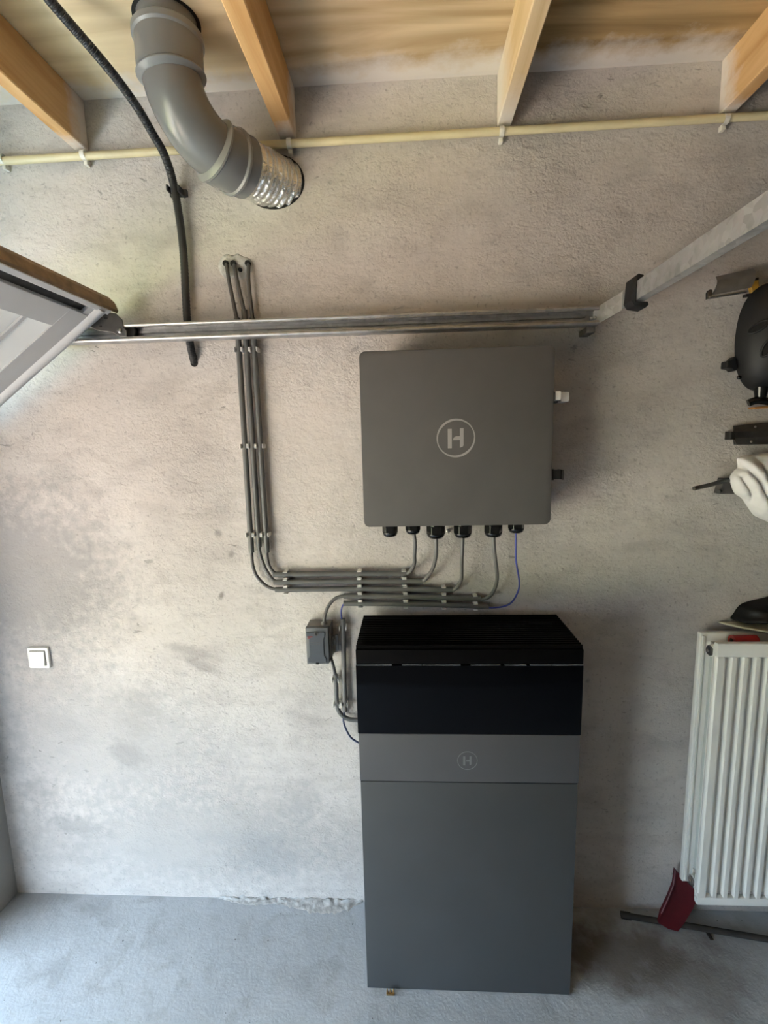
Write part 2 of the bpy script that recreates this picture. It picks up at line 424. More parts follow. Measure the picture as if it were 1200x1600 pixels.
b = BM(); nx, ny = 90, 7; gv_ = []                  # plaster droppings set hard along the foot of the wall
xa, xb = Zp(330, 1405).x, Zp(566, 1410).x
for i in range(nx+1):
    x = xa+(xb-xa)*i/nx; u = i/nx
    wd = (.035+.05*max(0, noise.noise(Vector((x*5, 3, 0)))+.25)+.05*math.exp(-((u-.68)/.16)**2))*.6*min(1, 3*u, 8*(1-u)+.3); row = []
    for j in range(ny+1):
        v_ = j/ny; hgt = (1-v_)**1.5*.010*(1+1.4*noise.noise(Vector((x*40, v_*4, 1))))+.004*noise.noise(Vector((x*90, v_*8, 5)))
        row.append(b.verts.new((x, -wd*v_*(1+.3*noise.noise(Vector((x*60, 0, 0))))+.001, max(.0003, hgt) if j < ny else -.001)))
    gv_.append(row)
for i in range(nx):
    for j in range(ny): b.faces.new((gv_[i][j], gv_[i+1][j], gv_[i+1][j+1], gv_[i][j+1]))
obj('mortar_splash', b, 'mortar', wall, 60)
# holes and mortar patch around the three cables: pieces of the wall
pts = [P(*q) for q in ((346, 402), (354, 397), (364, 399), (371, 396), (379, 400), (390, 404), (396, 413), (394, 424), (386, 432), (377, 437), (368, 432), (357, 436), (347, 430), (341, 416))]
obj('mortar_patch', pillow(BM(), closed_spline(pts, 3), .0, .006, 7, lambda q, s: .003*noise.noise(q*70)), 'mortar', wall, 60)
for px, py, r in ((376.7, 423, .0065), (303.5, 567, .013)):
    p = P(px, py); obj('hole', cyl(BM(), (p.x, -.001, p.z), (p.x, .01, p.z) if py > 500 else (p.x, -.0125, p.z), r), 'void', wall)
for px, py in ((354, 413), (366, 413), (388.5, 413)):
    p = P(px, py); obj('hole', cyl(BM(), (p.x, .002, p.z), (p.x, -.0115, p.z), .0095), 'void', wall)
obj('hole', prism(BM(), [(-.413+.099*math.cos(k*math.pi/20), .002, 2.617+.0815*math.sin(k*math.pi/20)) for k in range(40)], (0, -.0035, 0)), 'void', wall)

# ------------------------------------------------------------------ cream conduit under the joists
zc = 2.712; rc = .0115
t = thing('cream_conduit', 'cream plastic conduit running along the wall under the ceiling joists', 'conduit', (0, -.02, zc-.012))
obj('pipe', tube(BM(), [(P(-40, 262).x, -.022, zc-.004), (-.4, -.022, zc), (.4, -.022, zc+.002), (1.6, -.022, zc+.006)], rc, 14), 'cream', t, 40)
for px, py in ((6, 260), (133, 250), (453, 232), (783, 208), (1132, 187)):
    x = P(px, py, .02).x; b = BM()
    for k in range(9):                           # saddle that wraps the pipe
        a0 = math.radians(-100+200*k/8)
    ring = [(x, -.022-.0145*math.cos(math.radians(a)), zc+.0145*math.sin(math.radians(a))) for a in range(-115, 116, 23)]
    for (q0, q1) in zip(ring, ring[1:]):
        prism(b, [(q0[0]-.007, q0[1], q0[2]), (q0[0]+.007, q0[1], q0[2]), (q1[0]+.007, q1[1], q1[2]), (q1[0]-.007, q1[1], q1[2])], (0, -.002, 0))
    box(b, x-.006, x+.006, -.020, -.0005, zc-.026, zc-.010, .002)
    obj('clip', b, 'creamclip', t, 30)

# ------------------------------------------------------------------ ventilation duct
ax, ay, R, zw = -.605, -.262, .155, 2.617
h = Vector((-.413-ax, 0-ay, 0)); hl = h.length; h.normalize()
def dpt(s):                                     # s metres along the axis, 0 = start of the bend
    if s < 0: return Vector((ax, ay, zw+R-s))
    q = R*math.pi/2
    if s < q:
        a = s/R; return Vector((ax, ay, zw)) + h*(R*(1-math.cos(a))) + Vector((0, 0, R*(1-math.sin(a))))
    return Vector((ax, ay, zw)) + h*(R+s-q)
q = R*math.pi/2; send = q + hl - R
t = thing('ventilation_duct', 'grey plastic ventilation elbow with foil sleeve entering the wall', 'duct', (-.5, -.13, zw-.09))
def seg(s0, s1, r, n=6, radf=None): return tube(BM(), [dpt(s0+(s1-s0)*k/n) for k in range(n+1)], r, 40, True, radf)
obj('riser_pipe', seg(-.14, -.03, .074), 'pvc', t, 40)
obj('elbow', seg(-.05, q-.01, .0745, 26), 'pvc', t, 40)
def collar(s0, s1, r, r0):
    def rf(tt, th):
        s = s0+(s1-s0)*tt
        e = min(s-s0, s1-s)
        return r0+(r-r0)*min(1, max(0, e/.008))
    return tube(BM(), [dpt(s0+(s1-s0)*k/30) for k in range(31)], r, 40, True, rf)
obj('socket', collar(-.075, .022, .0835, .0745), 'pvc', t, 40)
obj('socket_ring', collar(-.082, -.052, .0885, .080), 'pvcring', t, 40)
obj('socket_ring', collar(.010, .028, .0875, .0755), 'pvcring', t, 40)
obj('socket', collar(q-.045, q+.070, .0835, .0745), 'pvc', t, 40)
obj('socket_ring', collar(q-.050, q-.030, .0875, .0755), 'pvcring', t, 40)
obj('socket_ring', collar(q+.012, q+.034, .0885, .080), 'pvcring', t, 40)
def rfoil(tt, th): return .0765 + .0022*math.sin(tt*2*math.pi*9) + .003*noise.noise(Vector((math.cos(th)*3, math.sin(th)*3, tt*9)))
obj('foil_sleeve', tube(BM(), [dpt(q+.06+(send+.06-q-.06)*k/60) for k in range(61)], .08, 48, True, rfoil), 'foil', t, 60)
b = BM()                                         # round cut-out in the plywood around the riser
lathe(b, (ax, ay, ZC-.001), (0, 0, 1), [(0, .083), (.0008, .083)], 40); obj('hole', b, 'void', ceil)

# ------------------------------------------------------------------ black hose
hp = [P(58, -28, .44), P(78, 0, .40), P(112, 40, .35), P(152, 86, .29), P(186, 128, .23), P(216, 170, .17), P(238, 208, .12), P(256, 240, .075), P(270, 283, .036),
      P(281, 345, .025), P(287, 400, .022), P(292, 493, .022), P(297, 537, .020), P(301, 556, .014), P(304, 567, -.01)]
t = thing('hose', 'black flexible hose hanging from the ceiling down the wall beside the duct', 'hose', hp[-2])
path = spline(hp, 40)
obj('corrugated_tube', tube(BM(), path, .0115, 12, True, lambda tt, th: .0122+.0007*math.sin(tt*2*math.pi*230)), 'hose', t, 60)
b = BM(); p = P(273, 297, .03)
box(b, p.x-.020, p.x-.014, -.048, -.0005, p.z-.008, p.z+.010, .002); box(b, p.x+.015, p.x+.022, -.048, -.0005, p.z-.012, p.z+.007, .002)
box(b, p.x-.026, p.x+.030, -.012, -.0005, p.z-.010, p.z+.010, .002)
obj('clip', b, 'hose', t, 30)

# ------------------------------------------------------------------ grey conduits with clips
DC, RC = .022, .0095
def clip_mesh(axis):                             # spring saddle, open to the front
    b = BM(); w = .0075
    for s in (-1, 1):
        if axis == 'z': box(b, s*.0098 if s > 0 else -.0126, .0126 if s > 0 else -.0098, -.0385, -.006, -w, w, .0008, 1)
        else: box(b, -w, w, -.0385, -.006, .0098 if s > 0 else -.0126, .0126 if s > 0 else -.0098, .0008, 1)
    if axis == 'z': box(b, -.0126, .0126, -.009, -.0005, -w*.8, w*.8, .001, 1)
    else: box(b, -w*.8, w*.8, -.009, -.0005, -.0126, .0126, .001, 1)
    return b
CLIPS = {}
def add_clip(axis, x, z, parent):
    if axis not in CLIPS:
        o = obj('clip', clip_mesh(axis), 'clip', parent, 30); CLIPS[axis] = (o.data, o.location.copy()+wloc(parent))
        o.location = Vector((x, CLIPS[axis][1].y, z+CLIPS[axis][1].z)) - wloc(parent); return o
    me, off = CLIPS[axis]
    o = bpy.data.objects.new('clip', me); C.objects.link(o); o.parent = parent
    o.location = Vector((x, off.y, z+off.z)) - wloc(parent); return o
def conduit(pxs, label, group, clips, axis, mat='conduit', r=RC, d=DC, name='conduit'):
    pts = [P(a, b_, d) for a, b_ in pxs]
    if len(pts) > 2: pts = spline(pts, 6)
    lo = min(pts, key=lambda v: v.z)
    t = thing(name, label, 'conduit', (lo.x, -d, lo.z-r), group)
    b = BM(); tube(b, pts, r, 16)
    obj('pipe', b, mat, t, 40)
    for a, b_ in clips:
        p = P(a, b_, d); add_clip(axis, p.x, p.z, t)
    return t
gv = 'upright grey conduits left of the control box'
def vx(x0, y): return x0 + (y-660)*.0625
yy = (547, 697, 835)
conduit([(vx(380.5, 497), 497), (vx(380.5, 863), 863)], 'leftmost of the three upright grey conduits below the rail', gv, [(vx(380.5, y), y) for y in yy], 'z')
conduit([(vx(392.6, 484), 484), (vx(392.6, 855), 855)], 'middle of the three upright grey conduits below the rail', gv, [(vx(392.6, y), y) for y in yy], 'z')
conduit([(vx(404.7, 497), 497), (vx(404.7, 863), 863)], 'rightmost of the three upright grey conduits below the rail', gv, [(vx(404.7, y), y) for y in yy], 'z')
gh = 'level grey conduits under the control box'
conduit([(427, 897.6), (530, 896.4), (636, 896)], 'topmost of the five level grey conduits, short, under the control box', gh, [(447, 897.4), (562, 896.3), (631, 896)], 'x')
conduit([(428, 909.6), (540, 908), (661, 908)], 'second level grey conduit from the top under the control box', gh, [(447, 909.4), (562, 908.2), (632, 908)], 'x')
conduit([(430.5, 921.3), (560, 919.8), (632, 920), (708, 921.5)], 'third level grey conduit from the top under the control box', gh, [(447.5, 921.2), (562.5, 919.9), (633, 920), (693, 921.2)], 'x')
conduit([(537, 931.4), (632, 931.6), (751, 935)], 'fourth level grey conduit from the top, above the black cabinet', gh, [(563, 931.6), (633.5, 931.8), (693.5, 932.8), (742, 934.6)], 'x')
conduit([(537, 942.6), (632, 943.4), (693, 944.8), (763.5, 947.6)], 'lowest of the five level grey conduits, just above the black cabinet', gh, [(563.5, 942.8), (634, 943.5), (693.5, 944.8), (742.5, 946.6)], 'x')
conduit([(535.9, 966.5), (539, 1111)], 'short straight upright conduit between isolator and black cabinet', 'short conduits beside the black cabinet', [(536.2, 980), (538.7, 1099)], 'z', 'cablelight', .0088)
conduit([(524.5, 1054), (525.8, 1085), (526.8, 1101), (529.8, 1111.5), (537, 1119.5), (546.7, 1124), (560, 1125.3)], 'bent dark conduit entering the left side of the black cabinet', 'short conduits beside the black cabinet', [(524.6, 1061), (526.6, 1100)], 'z', 'conduit', .0082)

# ------------------------------------------------------------------ cables
def cable(pts, r, mat, label, group=None, name='cable', n=8):
    return tag(obj(name, tube(BM(), spline(pts, n), r, 12), mat, None, 60), label, 'cable', group)
gc = 'cables from the wall hole'
def both(px, d): return [P(a, b, d) for a, b in px]
cable([P(354, 413, -.01), P(354.3, 416, .012)] + both([(358, 440), (364, 470), (370, 498)], .022), .0063, 'cable', 'leftmost cable from the patched wall hole to its conduit', gc)
cable([P(366, 413, -.01), P(366.3, 416, .012)] + both([(369, 430), (373, 450), (381.5, 486)], .022), .0063, 'cable', 'middle cable from the patched wall hole to its conduit', gc)
cable([P(388.5, 413, -.01), P(388.3, 416, .012)] + both([(388.5, 440), (391.5, 470), (394.6, 498)], .022), .0063, 'cable', 'rightmost cable from the patched wall hole to its conduit', gc)
gb = 'cable bends between upright and level conduits'
cable(both([(392.8, 858), (393.3, 866), (395, 883), (400, 898), (411, 911.5), (423, 918.8), (434, 921)], .022), .0058, 'cable', 'outermost cable bend linking upright and level conduits', gb)
cable(both([(404.5, 850), (405.2, 858), (408, 871), (414, 887), (422, 900), (428, 906.5), (434, 909)], .022), .0058, 'cable', 'middle cable bend linking upright and level conduits', gb)
cable(both([(416.6, 858), (417, 866), (418, 875), (421, 885), (427, 893.5), (434, 897.4)], .022), .0058, 'cable', 'innermost cable bend linking upright and level conduits', gb)
gg = 'cables rising to the control box glands'
def rise(px, label, mat='cablelight', r=.0063, glx=None):
    n = len(px); pts = []
    for i, (a, b) in enumerate(px):
        u = i/(n-1); pts.append(P(a, b, .022+(.10-.022)*(u*u*(3-2*u))))
    return cable(pts, r, mat, label, gg)
rise([(632, 896.2), (638, 895), (644, 888.5), (647.8, 878.5), (647.6, 867.5), (648.5, 850), (646.5, 832)], 'leftmost cable rising from a level conduit to the control box')
rise([(656, 908), (663, 906.5), (670.5, 897.5), (676.5, 887.5), (680.5, 872.5), (681.6, 858), (681, 836)], 'second cable from the left rising to the control box')
rise([(703, 921.6), (710, 920.8), (717.5, 912.4), (721, 902.5), (721.3, 881), (722, 860), (723, 835)], 'third cable from the left rising to the control box')
rise([(746, 935.5), (753, 936.5), (762.5, 933.4), (770.8, 924.4), (775.7, 911), (776.6, 897), (774.3, 877), (772.2, 860), (771, 835)], 'fourth cable from the left rising to the control box')
rise([(757, 948), (766, 949.6), (787, 947.6), (800, 940.5), (809, 925), (811.4, 912), (809.7, 897), (806.5, 878), (806, 858), (806, 828)], 'thin blue wire rising to the rightmost gland', 'blue', .0030)
cable([P(541, 931.4, .022), P(536, 931.3, .022), P(524, 935, .025), P(514, 945.5, .032), P(508.6, 958, .04), P(506.8, 966, .045), P(506.3, 977, .045)], .0060, 'cablelight', 'cable curving from a level conduit down into the isolator')
cable(both([(541, 942.6), (536, 945), (533, 954), (533.5, 964), (535.7, 972)], .022), .0026, 'blue', 'short blue wire between level conduit and upright conduit')
cable([P(517, 1028, .06), P(519.5, 1036, .05), P(522, 1045, .035), P(524.5, 1057, .022)], .0058, 'cable', 'short dark cable below the isolator box')
cable([P(538.1, 1105, .022), P(537.6, 1114, .022), P(536.8, 1127, .03), P(541, 1140, .03), P(549, 1153, .03), P(562, 1161.5, .035)], .0034, 'darkblue', 'thin dark blue wire looping into the side of the black cabinet')

# ------------------------------------------------------------------ isolator box
a = P(477, 980, .075); c = P(517.5, 1037, .075); x0, x1, z0, z1 = a.x, c.x, c.z, a.z
t = thing('isolator_switch', 'grey isolator switch box on the wall beside the black cabinet', 'switch box', ((x0+x1)/2, -.01, z0))
obj('body', box(BM(), x0+.001, x1-.001, -.060, -.0005, z0+.003, z1, .004), 'isollight', t, 30)
obj('cover', box(BM(), x0, x1-.006, -.078, -.056, z0, z1-.001, .004), 'isol', t, 30)
w, hh = x1-x0, z1-z0
def iso(u, v): return (x0+u*w, -.0775, z0+v*hh)
b = BM(); prism(b, [iso(.04, .88), iso(.80, .88), iso(.80, .75), iso(.74, .70), iso(.74, .24), iso(.82, .17), iso(.82, .05), iso(.06, .05), iso(.06, .17), iso(.14, .24), iso(.14, .70), iso(.04, .77)], (0, -.005, 0), .0012, 1)
obj('raised_face', b, 'isolcover', t, 30)
b = BM(); cyl(b, (x0+.45*w, -.077, z0+.84*hh), (x0+.45*w, -.0845, z0+.84*hh), .0075, 20); o = obj('screw', b, 'darksteel', t, 30)
b = BM(); box(b, x0+.42*w, x0+.48*w, -.0852, -.084, z0+.80*hh, z0+.88*hh); obj('screw_slot', b, 'void', o)
b = BM(); box(b, x0+.38*w, x0+.50*w, -.0835, -.080, z0+.001, z0+.05*hh, .001); obj('notch', b, 'void', t)
b = BM(); box(b, x0+.09*w, x0+.30*w, -.0832, -.0822, z0+.745*hh, z0+.775*hh); box(b, x0+.09*w, x0+.20*w, -.0832, -.0822, z0+.715*hh, z0+.735*hh); obj('red_print', b, 'red', t)
for v in (.61, .56, .30): obj('raised_line', box(BM(), x0+.17*w, x0+.60*w, -.0830, -.0822, z0+v*hh, z0+(v+.008)*hh), 'isol', t)
b = BM(); lathe(b, (x1-.008, -.036, z0+.50*hh), (1, 0, 0), [(0, .018), (.012, .018), (.014, .015), (.022, .014)], 24); k = obj('rotary_knob', b, 'isol', t, 30)
obj('handle', box(BM(), x1+.012, x1+.022, -.042, -.030, z0+.24*hh, z0+.68*hh, .003), 'isol', k, 30)
b = BM(); lathe(b, (P(506.3, 978, .045).x, -.045, z1-.004), (0, 0, 1), [(0, .012), (.008, .012), (.014, .007)], 16); obj('cable_inlet', b, 'isollight', t, 40)

# ------------------------------------------------------------------ control box
x0, x1, z0, z1 = -.138, .4215, 1.5355, 2.0515
t = thing('control_box', 'anthracite wall cabinet with a circled letter on its door', 'cabinet', ((x0+x1)/2, -.1, z0))
obj('body', prism(BM(), [(x, -.0005, z) for x, z in rrect(x0+.010, x1-.010, z0+.012, z1-.010, .01)], (0, -.178, 0), .002, 1), 'boxbody', t, 30)
obj('door', prism(BM(), [(x, -.176, z) for x, z in rrect(x0, x1, z0, z1, .017)], (0, -.034, 0), .003, 2), 'box', t, 30)
def logo(cx, cz, yb, R1, mat, parent, thin=1.0):
    b = BM(); n = 64; o1, o2 = [], []
    for k in range(n):                           # the ring swells at upper left and lower right
        a = 2*math.pi*k/n; wd = R1*(.055+.06*thin*abs(math.cos(a-math.radians(115)))**2)
        o1.append((cx+R1*math.cos(a), cz+R1*math.sin(a))); o2.append((cx+(R1-wd)*math.cos(a), cz+(R1-wd)*math.sin(a)))
    for k in range(n):
        j = (k+1) % n
        prism(b, [(o1[k][0], yb, o1[k][1]), (o1[j][0], yb, o1[j][1]), (o2[j][0], yb, o2[j][1]), (o2[k][0], yb, o2[k][1])], (0, -.0006, 0))
    obj('logo_ring', b, mat, parent)
    b = BM(); s = R1
    def pg(pp): prism(b, [(cx+u*s, yb, cz+v*s) for u, v in pp], (0, -.0006, 0))
    pg([(-.42, .48), (-.21, .48), (-.21, -.52), (-.42, -.52)])
    pg([(.21, .50), (.40, .50), (.40, -.38), (.34, -.46), (.21, -.50)])
    pg([(.22, .10), (.02, .10), (-.10, .04), (-.17, -.10), (.22, -.10)])
    obj('logo_letter', b, mat, parent)
c = P(712.3, 684.5, .21); logo(c.x, c.z, -.2098, .0565, 'logo', t)
for k, (px, pyb, rr) in enumerate(((609.7, 838, .0245), (645.2, 834, .0235), (681, 840.5, .0292), (723, 839.5, .0282), (770.7, 838.3, .0282), (806.3, 832, .0250))):
    p = P(px, pyb, .10); zt = z0+.012
    b = BM(); lathe(b, (p.x, -.10, zt), (0, 0, -1), [(0, rr*.86), (zt-p.z-.030, rr*.86)], 24); gl = obj('cable_gland', b, 'blackgloss', t, 30)
    b = BM(); lathe(b, (p.x, -.10, p.z+.040), (0, 0, -1), [(0, rr*1.03), (.0005, rr*1.04), (.026, rr*1.04), (.0265, rr*.99)], 6); 
    bmesh.ops.bevel(b, geom=b.edges[:], offset=.0008, segments=1, affect='EDGES'); obj('hex_nut', b, 'blackgloss', gl, 15)
    b = BM(); lathe(b, (p.x, -.10, p.z+.014), (0, 0, -1), [(0, rr*.99), (.005, rr*.97), (.010, rr*.86), (.0135, rr*.70), (.014, rr*.5)], 28); obj('dome_cap', b, 'blackgloss', gl, 50)
# toggle latches on the right side
for (px, py, op) in ((878, 620.5, True), (873, 741, False)):
    p = P(px, py, .15); xs = x1-.010; z = p.z
    b = BM(); box(b, xs, xs+(.040 if op else .030), -.165 if not op else -.150, -.120, z-.017, z+.017, .002); lt = obj('latch', b, 'darksteel', t, 30)
    b = BM()
    if op:
        box(b, xs+.016, xs+.034, -.200, -.152, z-.012, z+.014, .004); box(b, xs+.041, xs+.066, -.172, -.112, z-.016, z+.014, .005)
        box(b, xs+.012, xs+.050, -.140, -.125, z-.010, z+.010, .003)
    else:
        box(b, xs+.008, xs+.050, -.165, -.130, z-.014, z+.014, .002); box(b, xs+.050, xs+.055, -.178, -.125, z-.015, z+.015, .001)
    obj('latch_lever', b, 'latch' if op else 'darksteel', lt, 30)
p = P(700.6, 830, .02); b = BM(); lathe(b, (p.x, -.0005, p.z), (0, -1, 0), [(0, .004), (.014, .004), (.0145, .0065), (.018, .0065), (.020, .004)], 12)
tag(obj('wall_screw', b, 'steel', None, 30), 'small steel screw in the wall between two cable glands', 'screw')

# ------------------------------------------------------------------ battery cabinet
x0, x1, fr = -.1655, .4985, -.305
t = thing('battery_cabinet', 'tall dark grey battery cabinet with black grille top standing on the floor', 'battery', ((x0+x1)/2, -.17, 0))
obj('body', box(BM(), x0+.004, x1-.004, -.292, -.040, .004, 1.165, .003, 1), 'lid', t, 30)
obj('lower_panel', box(BM(), x0+.002, x1-.002, fr, -.286, .0005, .7545, .0025, 2), 'panel', t, 30)
up = obj('upper_panel', box(BM(), x0+.001, x1-.001, fr, -.286, .7565, .9145, .002, 2), 'panel2', t, 30)
obj('glass_panel', box(BM(), x0-.001, x1+.001, fr-.0005, -.286, .9155, 1.1335, .002, 2), 'glass', t, 30)
ld = obj('lid', box(BM(), x0, x1, fr-.001, -.036, 1.1385, 1.184, .003, 2), 'lid', t, 30)
b = BM()
xa = x0+.002
while xa < x1-.01:                               # pale strips painted as light leaking from the gap under the lid
    ln = random.uniform(.05, .22); box(b, xa, min(xa+ln, x1-.002), fr-.0015, fr+.01, 1.1352, 1.1372+random.uniform(-.0004, .0006)); xa += ln + random.choice((.002, .012, .03))
obj('gap_light_strip', b, 'gaplight', t)
first = None; ns = 17
for k in range(ns):                              # louvres of the top grille
    y = -.050 - k*(.245/(ns-1))
    if first is None:
        b = BM(); prism(b, [(x0+.001, y-.0045, 1.181), (x0+.001, y+.0045, 1.181), (x0+.001, y+.0030, 1.1945), (x0+.001, y-.0030, 1.1945)], (x1-x0-.002, 0, 0), .001, 1)
        first = obj('grille_slat', b, 'lid', ld, 30); off = wloc(first) - Vector((0, y, 0))
    else: share(first, off + Vector((0, y, 0)), ld)
c = P(730.3, 1188.5, fr*-1); logo(c.x, c.z, fr+.0003, .0305, 'logo2', up, .4)
# brass fitting at its foot
p = Zp(610, 1554, 0); t = thing('brass_fitting', 'tiny brass pronged fitting on the floor at the cabinet foot', 'fitting', (p.x, p.y, 0))
for dx in (-.010, 0, .010):
    b = BM(); prism(b, [(p.x+dx-.004, p.y, .001), (p.x+dx+.004, p.y, .001), (p.x+dx+.002, p.y, .020), (p.x+dx-.002, p.y, .020)], (0, .003, 0), .0006, 1); obj('prong', b, 'brass', t)
b = BM(); box(b, p.x-.013, p.x+.013, p.y-.004, p.y+.004, .0003, .006, .001); obj('base', b, 'brass', t)

# ------------------------------------------------------------------ light switch
a, c = P(41.5, 1011, .008), P(80, 1044.5, .008); xc, zc2 = (a.x+c.x)/2, (a.z+c.z)/2
t = thing('light_switch', 'white square rocker light switch on the wall at the left', 'switch', (xc, 0, zc2-.04))
b = BM(); prism(b, [(x, -.0005, z) for x, z in rrect(xc-.0405, xc+.0405, zc2-.0405, zc2+.0405, .006)], (0, -.011, 0), .003, 3); fr_ = obj('frame', b, 'white', t, 30)
b = BM(); prism(b, [(x, -.0105, z) for x, z in rrect(xc-.030, xc+.030, zc2-.030, zc2+.030, .002)], (0, -.0015, 0)); obj('gap', b, 'void', t)
b = BM(); prism(b, [(xc-.028, -.011, zc2-.028), (xc-.028, -.0215, zc2-.027), (xc-.028, -.0155, zc2+.028), (xc-.028, -.011, zc2+.028)], (.056, 0, 0), .0012, 2); obj('rocker', b, 'white', t, 30)

# ------------------------------------------------------------------ radiator
x0, x1, z0, z1 = .972, 1.95, .181, 1.132
t = thing('radiator', 'white ribbed panel radiator on the wall at the right', 'radiator', ((x0+x1)/2, -.1, z0))
b = BM(); pitch = .0365                           # front panel: ribs with real channels between the top and bottom rails
prof = [(x0, -.138), (x0, -.146), (x0+.004, -.150)]
xx = x0+.026
while xx < x1-.03:
    prof += [(xx, -.150), (xx+.006, -.1325), (xx+.019, -.1325), (xx+.0235, -.150)]; xx += pitch
prof += [(x1-.004, -.150), (x1, -.146), (x1, -.138)]
lo, hi = z0+.040, z1-.046
rows = [lo, hi]
vs = [[b.verts.new((x, y, z)) for x, y in prof] for z in rows]
for i in range(len(prof)-1): b.faces.new((vs[0][i], vs[0][i+1], vs[1][i+1], vs[1][i]))
box(b, x0, x1, -.150, -.130, hi, z1, .004, 2); box(b, x0, x1, -.150, -.130, z0, z0+.030, .004, 2); box(b, x0, x0+.026, -.1495, -.131, z0+.02, lo+.005)
xx = x0+.026
while xx < x1-.03:
    box(b, xx+.0235, min(xx+pitch, x1), -.1495, -.131, z0+.02, lo+.002); xx += pitch
box(b, x0, x1, -.1315, -.128, lo, z1-.01)
obj('front_panel', b, 'radiator', t, 25)
b = BM(); box(b, x0-.002, x1, -.060, -.040, z0, z1, .005, 3); box(b, x0+.003, x0+.013, -.066, -.058, z0+.01, z1-.01, .003)
obj('back_panel', b, 'radiator', t, 30)
b = BM()
for k in range(14):
    xk = x0+.03+k*.066; box(b, xk, xk+.03, -.126, -.064, z0+.07, z1-.07, .003, 1)
box(b, x0+.028, x1-.02, -.098, -.094, z0+.07, z1-.07)
obj('convector_fins', b, 'radinner', t, 30)
for zz, mt in ((z1-.045, 'radiator'), (z0+.045, 'radiator')):
    b = BM(); cyl(b, (x0+.010, -.099, zz), (x0+.11, -.099, zz), .020, 24); box(b, x0+.03, x0+.09, -.132, -.06, zz-.016, zz+.016, .004); hd = obj('header_tube', b, mt, t, 40)
    b = BM(); lathe(b, (x0+.012, -.099, zz), (-1, 0, 0), [(0, .017), (.006, .017), (.008, .0135), (.009, .013)], 20); pg_ = obj('end_plug', b, 'darksteel' if zz > .6 else 'steel', hd, 30)
    b = BM(); lathe(b, (x0+.003, -.099, zz), (-1, 0, 0), [(0, .005), (.003, .005)], 6); obj('key_socket', b, 'steel', pg_, 30)
for xx in (1.12, 1.80):
    for zz in (.35, .98):
        b = BM(); box(b, xx-.02, xx+.02, -.041, -.0005, zz-.02, zz+.02, .002); obj('wall_bracket', b, 'radiator', t)
b = BM(); tube(b, spline([(1.90, -.099, z0+.045), (1.90, -.099, .09), (1.90, -.099, -.001)], 4), .009, 12); obj('feed_pipe', b, 'radiator', t, 40)

# things on and under the radiator
a, c = Zp(1152, 1000, 1.135), Zp(1194, 1000, 1.135)
b = BM(); lathe(b, (a.x, -.100, 1.121), (1, 0, 0), [(0, .008), (0.0005, .0185), (.078, .0185), (.0785, .008)], 28)
t = thing('red_roll', 'red roll lying in the gap on top of the radiator', 'roll', (a.x+.04, -.1, 1.1)); obj('roll', b, 'redroll', t, 40)
b = BM(); lathe(b, (a.x-.0006, -.100, 1.121), (1, 0, 0), [(0, .009), (.001, .009)], 20); obj('core_hole', b, 'void', t)
zb = 1.152
bp = [Zp(1122, 971, zb), Zp(1160, 980, zb), Zp(1200, 986.5, zb), Zp(1290, 1002, zb), Zp(1290, 962, zb+.004), Zp(1200, 964, zb+.004)]
for q_ in bp: q_.y = min(q_.y, -.006)
b = BM(); prism(b, [(v.x, v.y, zb-.006) for v in bp], (0, 0, .006), .0015, 1)
tag(obj('board', b, 'card', None, 30), 'pale pointed board lying across the radiator top', 'board')
ol = closed_spline([P(1151, 971, .03), P(1153, 961, .03), P(1163, 948, .03), P(1178, 942, .03), P(1200, 937, .03), P(1230, 930, .03), P(1270, 935, .03), P(1285, 955, .03), P(1285, 972, .03), P(1200, 972, .03)], 4)
b = BM(); pillow(b, ol, .012, .09, 9, lambda q, s: .022*noise.noise(q*34)+.010*noise.noise(q*80))
zmin = min(v.co.z for v in b.verts); bmesh.ops.translate(b, vec=(0, 0, zb+.0008-zmin), verts=b.verts[:])
tag(obj('black_bag', b, 'bag', None, 50), 'crumpled black plastic bag on the board above the radiator', 'bag')
# dark red scoop leaning under the radiator corner
def lean(px, py):                                 # plane of the scoop: foot away from the wall, top against it
    v = ray(px, py); k = .30                      # y = -(.012+.30*(.25-z))
    t_ = (-(.012+k*.25)+k*EYE+DIST)/(v.y-k*v.z); return CAM+v*t_
ol = [lean(*q_) for q_ in ((1054, 1357), (1062, 1366), (1072, 1376), (1084, 1389), (1090, 1399), (1080, 1420), (1068, 1440), (1058, 1453), (1043, 1449), (1028, 1440), (1032, 1424), (1043, 1400), (1051, 1380))]
for q_ in ol: q_.z = max(q_.z, .0015)
b = BM(); n = len(ol); fr1 = [b.verts.new(p+Vector((0, -.006, 0))) for p in ol]; bk1 = [b.verts.new(p+Vector((0, .006, 0))) for p in ol]
c_ = sum(ol, Vector())/n; m1 = b.verts.new(c_+Vector((0, .002, 0))); m2 = b.verts.new(c_+Vector((0, .012, 0)))
for i in range(n):
    j = (i+1) % n; b.faces.new((fr1[i], fr1[j], m1)); b.faces.new((bk1[j], bk1[i], m2)); b.faces.new((fr1[j], fr1[i], bk1[i], bk1[j]))
t = thing('dustpan', 'dark red plastic scoop leaning under the radiator corner', 'dustpan', (c_.x, c_.y, 0))
obj('pan', b, 'redplastic', t, 50)
b = BM(); tube(b, [ol[10]+Vector((0, -.007, 0)), ol[11]+Vector((0, -.007, 0)), ol[12]+Vector((0, -.007, 0)), ol[0]+Vector((0, -.007, 0))], .005, 8); obj('rim', b, 'redplastic', t, 50)
